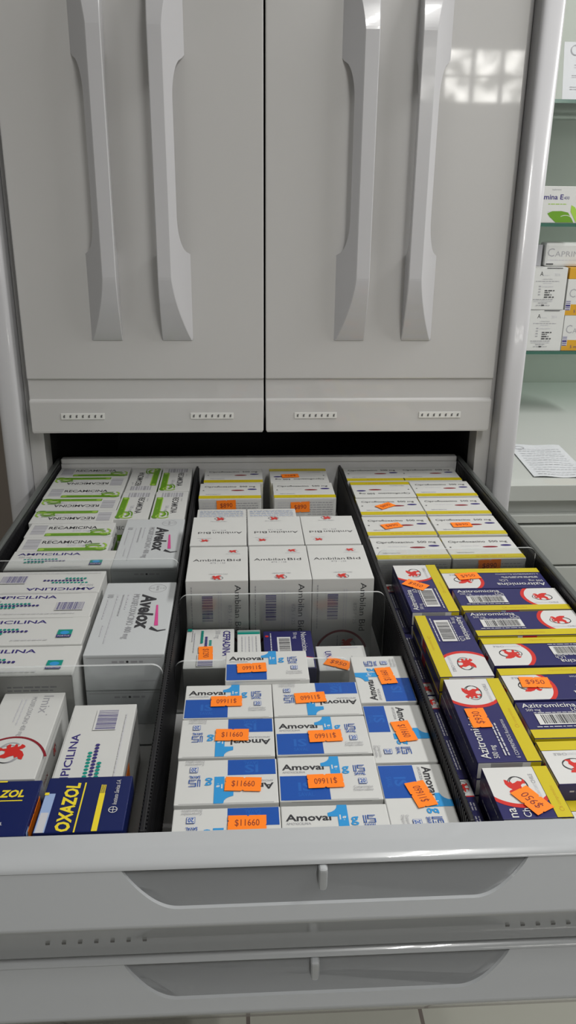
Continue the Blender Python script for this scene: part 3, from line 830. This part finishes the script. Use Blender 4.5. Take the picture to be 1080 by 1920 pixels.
# four small boxes between the plates of the middle compartment -----------------------
def k_cef():
    W, D = .0880, .0570; B = Box(W, D, .0530); B.face('top')
    B.text('CEFRADINA', .0050, .0440, .0080, 'indigo', w=.0580, bold=.03).text('500 mg', .0040, .0345, .0058, 'grey', w=.0190)
    for row, (n, k, u0) in enumerate(((4, 'teal', .028), (8, 'indigo', .020), (9, 'teal', .006))):
        for i in range(n): B.ell(u0 + i * .0034, .0290 - row * .0050, .0014, .0019, k, n=10)
    B.rect(.0005, .0010, .0065, .0065, 'teal').micro(.010, .055, .0100, .0014, 'lgrey').micro(.004, .03, .0075, .0014, 'lgrey', seed=3)
    B.rect(.0600, .0150, .0860, .0340, 'wht').bars(.0610, .0160, .0850, .0330, 'indigo', seed=8, n=22)
    return B
o = put('cephradine_box', kind_mesh('cephradine_box', k_cef), -.0400, .8340, .9120, -90, 'white box with navy name and teal dots in front of the leftmost tall carton', jit=.4)
sticker(o, 0, 0, 'top', -.044, .820, .965, -88, '$1290', w=.030, h=.0165)
def k_gr():
    W, D = .0275, .0840; B = Box(W, D, .0520); B.face('top')
    B.rect(.0003, .0735, W - .0003, .0790, 'teal').rect(.0003, .0800, W - .0003, .0815, 'teal')
    for i in range(5): B.micro(.010, .068, .005 + i * .0042, .0014, 'lgrey' if i % 2 else 'grey', horiz=False, seed=i)
    return B
put('narrow_white_box', kind_mesh('narrow_white_box', k_gr), .0060, .8340, .9120, 0, 'narrow white box with a green stripe at its far end', jit=.3)
def k_neo():
    W, D = .0850, .0580; B = Box(W, D, .0500, body='navy'); B.face('top')
    B.text('Neomicina', .0040, .0450, .0066, 'wht', w=.0440).text('50 mg', .0040, .0360, .0044, 'lgrey', w=.0150)
    B.rect(.0150, .0160, .0500, .0320, 'wht').bars(.0180, .0180, .0480, .0310, 'black', seed=6, n=22).micro(.006, .05, .008, .0015, 'lgrey').ell(.013, .004, .0022, .0022, 'red')
    B.poly([(.0600, .0030), (.0840, .0030), (.0840, .0560), (.0640, .0560), (.0570, .0300)], 'wht').poly([(.0590, .0030), (.0600, .0030), (.0570, .0300), (.0640, .0560), (.0628, .0560), (.0556, .0300)], 'red')
    return B
put('neomycin_box', kind_mesh('neomycin_box', k_neo), .0525, .8330, .9120, -90, 'navy box with small white barcode between the tall cartons and the clear plate', jit=.4)
def k_una():
    W, D = .0580, .0540; B = Box(W, D, .0440); B.face('top')
    B.rect(.0080, .0010, .0180, .0400, 'lgrey').text('UNASYN'[:3] + 'A', .0100, .0420, .0070, 'indigo', w=.0300, rot=-PI / 2, bold=.02).rect(.030, .0480, .05, .0510, 'lgrey')
    B.micro(.004, .03, .040, .0016, 'grey', horiz=False)
    return B
o = put('small_white_box', kind_mesh('small_white_box', k_una), .1140, .8210, .9120, 0, 'small white box with a tilted orange sticker seen through the clear plate', jit=.4)
sticker(o, 0, 0, 'top', .108, .807, .956, -28, '$950', w=.030, h=.018)

# navy azithromycin boxes -----------------------------------------------------------
ZA = kind_mesh('azithromycin_box', lambda: k_azi('A')); ZB = kind_mesh('azithromycin_box_plain', lambda: k_azi('B')); ZS = kind_mesh('azithromycin_box_short', lambda: k_azi('B', .0620))
G = 'navy azithromycin boxes in the right compartment'
ORD = ('first', 'second', 'third', 'fourth', 'fifth'); CNT = ('first', 'second', 'third', 'fourth', 'fifth', 'sixth', 'seventh', 'eighth')
LEV = 5; zt0 = 1.0 - .0175
tops = [
 (ZA, .2270, .9120, 90, 'S', 'lengthwise navy box rearmost in its row, white logo end towards the clear plate', (.217, .917, -40)),
 (ZA, .2275, .7720, -90, 'S', 'lengthwise navy box with its yellow band on the left and the white logo end nearest', None),
 (ZB, .2300, .6370, 90, 'S', 'lengthwise navy box with a full-length name and a sticker over its lettering', (.219, .635, 92)),
 (ZB, .2310, .5580 - .0, 90, 'S', '', None),
 (ZB, .3225, .9350, 180, 'T', 'crosswise navy box rearmost in the right row, upside down with a sticker on its logo', (.290, .940, 8)),
 (ZA, .3260, .8755, 0, 'T', 'crosswise navy box, second from the rear of the right row, name upright', None),
 (ZA, .3265, .8160, 0, 'T', 'crosswise upright navy box, third from the rear of the right row', None),
 (ZA, .3270, .7540, 180, 'T', 'crosswise upside-down navy box with a barcode, in front of two upright ones', None),
 (ZB, .3275, .6920, 180, 'T', 'crosswise upside-down navy box with an orange sticker on its white end', (.293, .692, -4)),
 (ZA, .3275, .6310, 0, 'T', 'crosswise navy box, name upright, third from the drawer lip in the right row', None),
 (ZB, .3268, .5700, 180, 'T', 'crosswise upside-down navy box, second from the drawer lip in the right row', None),
 (ZA, .3275, .5128, 180, 'T', 'crosswise navy box nearest the drawer lip in the right corner of the photo', None),
]
S4 = 3
for i, (me, x, y, r, col, lab, s) in enumerate(tops):
    if i == S4:
        me = ZS; y = .5336; lab = 'lengthwise navy box running under the drawer lip, with a tilted sticker on its logo'
        s = (.232, .522, 118); x = .2310
    for lv in range(LEV):
        z = zt0 - .0177 * lv
        if z < ZF: break
        if i == len(tops) - 1 and lv == 0: continue
        if lv == 0 or (i == len(tops) - 1 and lv == 1):
            o = put('azithromycin_box', me, x, y, z, r, lab, G, jit=.4)
            if s: sticker(o, 0, 0, 'top', s[0], s[1], 1.0, s[2], '$950' if i != 2 else '$930', w=.030, h=.0185)
        else:
            put('azithromycin_box', me, x + random.uniform(-.0006, .0006), y, z, r, 'navy box %s from the top in the %s stack counting from the clear plate' % (ORD[lv], ('%s lengthwise' % CNT[i]) if col == 'S' else ('%s crosswise' % CNT[i - 4])), G, jit=.3)
EM = kind_mesh('azithromycin_box_edge', k_azi_edge); G = 'navy boxes standing on edge along the right divider'
for y, r, lab in [
 (.9170, 90, 'navy box standing on edge by the right divider, rearmost one'),
 (.7850, -90, 'navy box standing on edge by the right divider, second from the rear'),
 (.6530, 90, 'navy box standing on edge by the right divider, third from the rear'),
 (.5500, 90, 'navy box standing on edge by the right divider, nearest the drawer lip'),
]:
    EMx = EM
    if y == .5500: y = .5360; EMx = kind_mesh('azithromycin_box_edge_short', lambda: k_azi_edge(.1020))
    put('azithromycin_box_on_edge', EMx, .1915, y, .9130, r, lab, G, jit=.15)

# ------------------------------------------------------------------ counter and glass shelves on the right
cnt = thing('counter_cabinet', 'white counter with drawers under a niche of glass shelves, right of the tall cabinet', 'counter', (.88, 1.33, 0))
NX0, NX1 = .4675, 1.80
def part(name, m, *a, bev=.001):
    bm = bmesh.new(); add_box(bm, *a, bev=bev); return rel(obj(name, bm, m, cnt), cnt)
part('worktop', counter_m, NX0 + .0005, NX1, 1.335, 2.19, .955, .985, bev=.0015)
part('body', counter_m, NX0 + .0005, NX1, 1.356, 2.19, .05, .954)
part('rail', counter_m, NX0 + .0005, NX1, 1.340, 1.3555, .911, .9265, bev=.0015)
part('drawer_front', counter_m, NX0 + .003, NX1 - .003, 1.3385, 1.3555, .828, .9060, bev=.002)
part('drawer_front', counter_m, NX0 + .003, NX1 - .003, 1.3385, 1.3555, .700, .8240, bev=.002)
nich = mat('niche_paint', (.44, .475, .43), rough=.45, var=.02, scale=2)
part('back_panel', nich, NX0 + .0005, NX1, 2.192, 2.20, .05, 2.1)
part('side_panel', white, NX1 + .001, NX1 + .03, 1.335, 2.2, 0, 2.1)
for z, lab in ((1.137, 'lowest glass shelf, carrying the stacked small boxes'), (1.409, 'middle glass shelf, carrying the box with green leaves'), (1.646, 'upper glass shelf below the hanging document')):
    bm = bmesh.new(); fs = add_box(bm, NX0 + .002, NX1 - .002, 1.812, 2.188, z - .007, z, bev=.0)
    for f in bm.faces:
        if abs(f.normal.y) > .5: f.material_index = 1
    bm.normal_update()
    for f in bm.faces: f.material_index = 1 if f.normal.y < -.5 else 0
    tag(obj('glass_shelf', bm, [glass_m, glass_e]), lab, 'shelf', 'glass shelves in the niche')
# boxes on the shelves
def k_vit():
    B = Box(.1300, .045, .0730); B.face('front')
    B.text('Vitamina E', .0130, .0470, .0095, 'indigo', w=.0680, bold=.02).text('400', .0820, .0470, .0060, 'indigo', w=.0120)
    B.text('Suplemento', .055, .0650, .003, 'grey', w=.02).micro(.05, .09, .037, .002, 'lime').micro(.05, .08, .022, .0015, 'lgrey')
    B.poly([(.0500, .0190), (.0600, .0235), (.0800, .0240), (.0950, .0210), (.1090, .0010), (.0700, .0010), (.0560, .0120)], 'green')
    B.poly([(.1000, .0230), (.1000, .0360), (.1080, .0320), (.1160, .0220), (.1140, .0010), (.1060, .0140)], 'lime')
    B.ring(.0900, .0020, .0180, .0140, .0010, 'wht', .3, 2.2)
    return B
put('vitamin_box', kind_mesh('vitamin_box', k_vit), .6690, 1.8370, 1.4093, 0, 'white box with green leaves and violet lettering on the middle glass shelf', jit=0)
def k_anh(ch):
    B = Box(.0870, .060, .0900); B.face('top').rect(.01, .002, .08, .004, 'cut')
    B.face('front').text(ch, .0260, .0720, .0090, 'black', w=.0075).text('nhydrosol'[:6], .0340, .0720, .0030, 'lgrey', w=.014).text('2014', .058, .0720, .0060, 'lgrey', w=.012)
    B.text('LABORATORIO', .0330, .0640, .0022, 'grey', w=.0220)
    B.micro(.018, .070, .0600, .0018).micro(.035, .055, .0560, .0018, 'lgrey', seed=2)
    for i in range(4): B.micro(.026, .031, .049 - i * .0058, .0026, 'grey', seed=i)
    B.micro(.034, .058, .049, .0016, 'lgrey').micro(.040, .062, .0400, .0026, 'black', seed=3).micro(.040, .052, .0360, .0022, 'black', seed=5).micro(.040, .056, .0310, .0028, 'black', seed=6).micro(.040, .062, .0260, .0030, 'black', seed=7)
    B.micro(.016, .060, .0215, .0018, 'grey', seed=8).micro(.018, .060, .0180, .0016, 'lgrey', seed=9).micro(.028, .050, .0140, .0018, 'grey', seed=10).micro(.024, .055, .0090, .0016, 'grey', seed=11).rect(.036, .0085, .042, .0110, 'black')
    B.rect(.004, .0895, .03, .0899, 'cut').rect(.040, .0880, .075, .0895, 'black')
    return B
put('leaflet_box', kind_mesh('leaflet_box', lambda: k_anh('A')), .6765, 1.8445, 1.1373, 0, 'white black-printed box, lower of two stacked on the lowest glass shelf', 'white black-printed boxes on the lowest shelf', jit=0)
put('leaflet_box', KM['leaflet_box'], .6715, 1.8440, 1.2281, 0, 'white black-printed box, upper of the two stacked on the lowest glass shelf', 'white black-printed boxes on the lowest shelf', jit=0)
def k_cap(h=.0780):
    B = Box(.1100, .055, h); B.face('front')
    B.text('C', .0060, h * .50, .0180, 'grey', w=.0140).text('APRIMIL', .0215, h * .50, .0110, 'grey', w=.0560)
    B.rect(.0005, .0005, .1095, .0140, 'amber').rect(.0120, .0140, .1095, .0240, 'amber').rect(.0005, .0110, .0120, .0330, 'lgrey').bars(.0010, .0115, .0110, .0330, 'indigo', horiz=True, seed=3, n=6)
    B.text('5 mg', .020, .006, .006, 'indigo', w=.02)
    return B
put('amber_box', kind_mesh('amber_box', k_cap), .7770, 1.8440, 1.1373, 0, 'white box with amber base at the right edge of the photo, bottom one', 'amber-based boxes on the lowest shelf', jit=0)
put('amber_box', KM['amber_box'], .7745, 1.8440, 1.2155, 0, 'white box with amber base at the right edge of the photo, second up', 'amber-based boxes on the lowest shelf', jit=0)
def k_am():
    B = Box(.1050, .055, .0240, body='amber'); return B
put('amber_strip_box', kind_mesh('amber_strip_box', k_am), .7730, 1.8440, 1.2937, 0, 'flat amber box topping the amber-based stack', jit=0)
def k_c2():
    B = Box(.1300, .040, .0500, bev=.006); B.face('front').text('C', .0050, .0210, .0170, 'grey', w=.0150).text('APRIMIL', .0215, .0210, .0110, 'grey', w=.0700)
    B.micro(.006, .1, .013, .002, 'lgrey').rect(.004, .004, .020, .0065, 'black'); return B
put('rounded_box', kind_mesh('rounded_box', k_c2), .7330, 1.8560, 1.3183, 0, 'grey-white rounded box lying across the top of the lowest shelf stacks', jit=0)
def k_br():
    B = Box(.0300, .040, .0450, body='grey'); B.face('front').text('Ca', .012, .008, .012, 'olive', w=.026, rot=PI / 2, bold=.03); return B
put('dark_vial_box', kind_mesh('dark_vial_box', k_br), .6480, 1.8620, 1.3186, 0, 'small dark box with brown lettering beside the rounded one', jit=0)

# papers
pap = mat('paper', (.55, .57, .59), rough=.6, var=.02)
def sheet(name, w, h, t, lines, label, loc, rot, sleeve=0.0, wavy=0.0):
    bm = bmesh.new(); n = 10
    g = [[None] * (n + 1) for _ in range(n + 1)]; g2 = [[None] * (n + 1) for _ in range(n + 1)]
    for i in range(n + 1):
        for j in range(n + 1):
            x = -w / 2 + w * i / n; y = -h / 2 + h * j / n; z = wavy * (math.sin(i * .9) * math.cos(j * .7) + 1)
            g[i][j] = bm.verts.new((x, y, z)); g2[i][j] = bm.verts.new((x, y, z + t))
    for i in range(n):
        for j in range(n):
            bm.faces.new((g[i][j], g[i][j + 1], g[i + 1][j + 1], g[i + 1][j])); bm.faces.new((g2[i][j], g2[i + 1][j], g2[i + 1][j + 1], g2[i][j + 1]))
    for i in range(n):
        bm.faces.new((g[i][0], g[i + 1][0], g2[i + 1][0], g2[i][0])); bm.faces.new((g[i][n], g2[i][n], g2[i + 1][n], g[i + 1][n]))
        bm.faces.new((g[0][i], g2[0][i], g2[0][i + 1], g[0][i + 1])); bm.faces.new((g[n][i], g[n][i + 1], g2[n][i + 1], g2[n][i]))
    o = obj(name, bm, pap); o.location = loc; o.rotation_euler = rot; tag(o, label, 'document')
    B = Box.__new__(Box); B.W, B.D, B.H = w, h, t + wavy * 2 + .0003; B.bm = bmesh.new(); B.ms = []; B.f = 'top'; B.lay = 0
    r = random.Random(4)
    for u0, u1, v, k in lines: B.micro(u0 * w, u1 * w, v * h, h * .012, k, seed=r.randint(0, 99))
    B.ring(w * .16, h * .86, .010, .010, .0016, 'grey')
    me = B.mesh('printing'); p = bpy.data.objects.new('printing', me); link(p, o)
    return o
L = [(.35, .7, .90, 'grey'), (.3, .85, .80, 'black'), (.4, .6, .77, 'grey'), (.25, .8, .66, 'lgrey'), (.15, .9, .60, 'grey'), (.15, .85, .56, 'lgrey'), (.3, .7, .50, 'grey'), (.12, .35, .42, 'grey'), (.5, .9, .42, 'grey'),
     (.12, .3, .39, 'lgrey'), (.2, .6, .35, 'lgrey'), (.1, .9, .22, 'grey'), (.1, .7, .18, 'grey'), (.3, .9, .15, 'black')]
sheet('document', .150, .110, .0006, L, 'printed sheet standing on the upper glass shelf at the right edge of the photo', (.7350, 1.835, 1.6995), (math.radians(78), 0, 0))
bm = bmesh.new(); add_box(bm, -.040, .040, -.006, .006, 0, .006)
L2 = [(.1, .9, .05 + .07 * i, 'lgrey' if i % 2 else 'grey') for i in range(12)]
def sleeve():
    o = sheet('paper_sleeve', .105, .205, .0006, L2, 'printed paper in a clear plastic sleeve lying on the white counter', (.588, 1.476, .9856), (0, 0, math.radians(-4)), wavy=.0012)
    return o
sleeve(); bm.free()

# ------------------------------------------------------------------ light and camera
def area(name, loc, sx, sy, power, col=(1, 1, 1), rot=(0, 0, 0)):
    l = bpy.data.lights.new(name, 'AREA'); l.shape = 'RECTANGLE'; l.size = sx; l.size_y = sy; l.energy = power; l.color = col
    o = bpy.data.objects.new(name, l); o.location = loc; o.rotation_euler = rot; C.objects.link(o); return o
lampm = mat('lamp_housing', (.7, .7, .7), rough=.5); tube = mat('lit_tube', (1, 1, 1), emit=(1, 1, .97), strength=3)
for i, (x, y, p, lab) in enumerate(((-1.3, -.4, 5, 'twin-tube ceiling light on the left of the room'), (.52, -.35, 13, 'twin-tube ceiling light above and behind the open drawer'), (1.45, .95, 25, 'added twin-tube ceiling light on the right, brightening the niche and worktop'))):  # the right-hand light is added to brighten the niche and worktop
    t = thing('ceiling_light', lab, 'ceiling light', (x, y, ZC))
    bm = bmesh.new(); add_box(bm, -.12, .12, -.64, .64, -.05, -.001, bev=.004); obj('housing', bm, lampm, t)
    for dx in (-.055, .055): area('tube_light', (x + dx, y, ZC - .058), .035, 1.2, p / 2 * 1.15, (1, .99, .965))
w = bpy.data.worlds.new('World'); bpy.context.scene.world = w; w.use_nodes = True
w.node_tree.nodes['Background'].inputs[0].default_value = (.8, .85, .9, 1); w.node_tree.nodes['Background'].inputs[1].default_value = .5

cd = bpy.data.cameras.new('camera'); cam = bpy.data.objects.new('camera', cd); C.objects.link(cam)
cd.sensor_fit = 'VERTICAL'; cd.sensor_height = 36.0; cd.clip_start = .02
cd.lens = 28.7107
cam.matrix_world = Matrix(((0.998387, 0.011169, -0.055667), (-0.055952, 0.360038, -0.931258), (0.009641, 0.932871, 0.360083))).to_4x4()
cam.location = (0, 0, 1.456)
bpy.context.scene.camera = cam
vs = bpy.context.scene.view_settings
vs.view_transform = 'Standard'; vs.look = 'None'; vs.exposure = 0.40; vs.gamma = 1.0; vs.use_curve_mapping = False
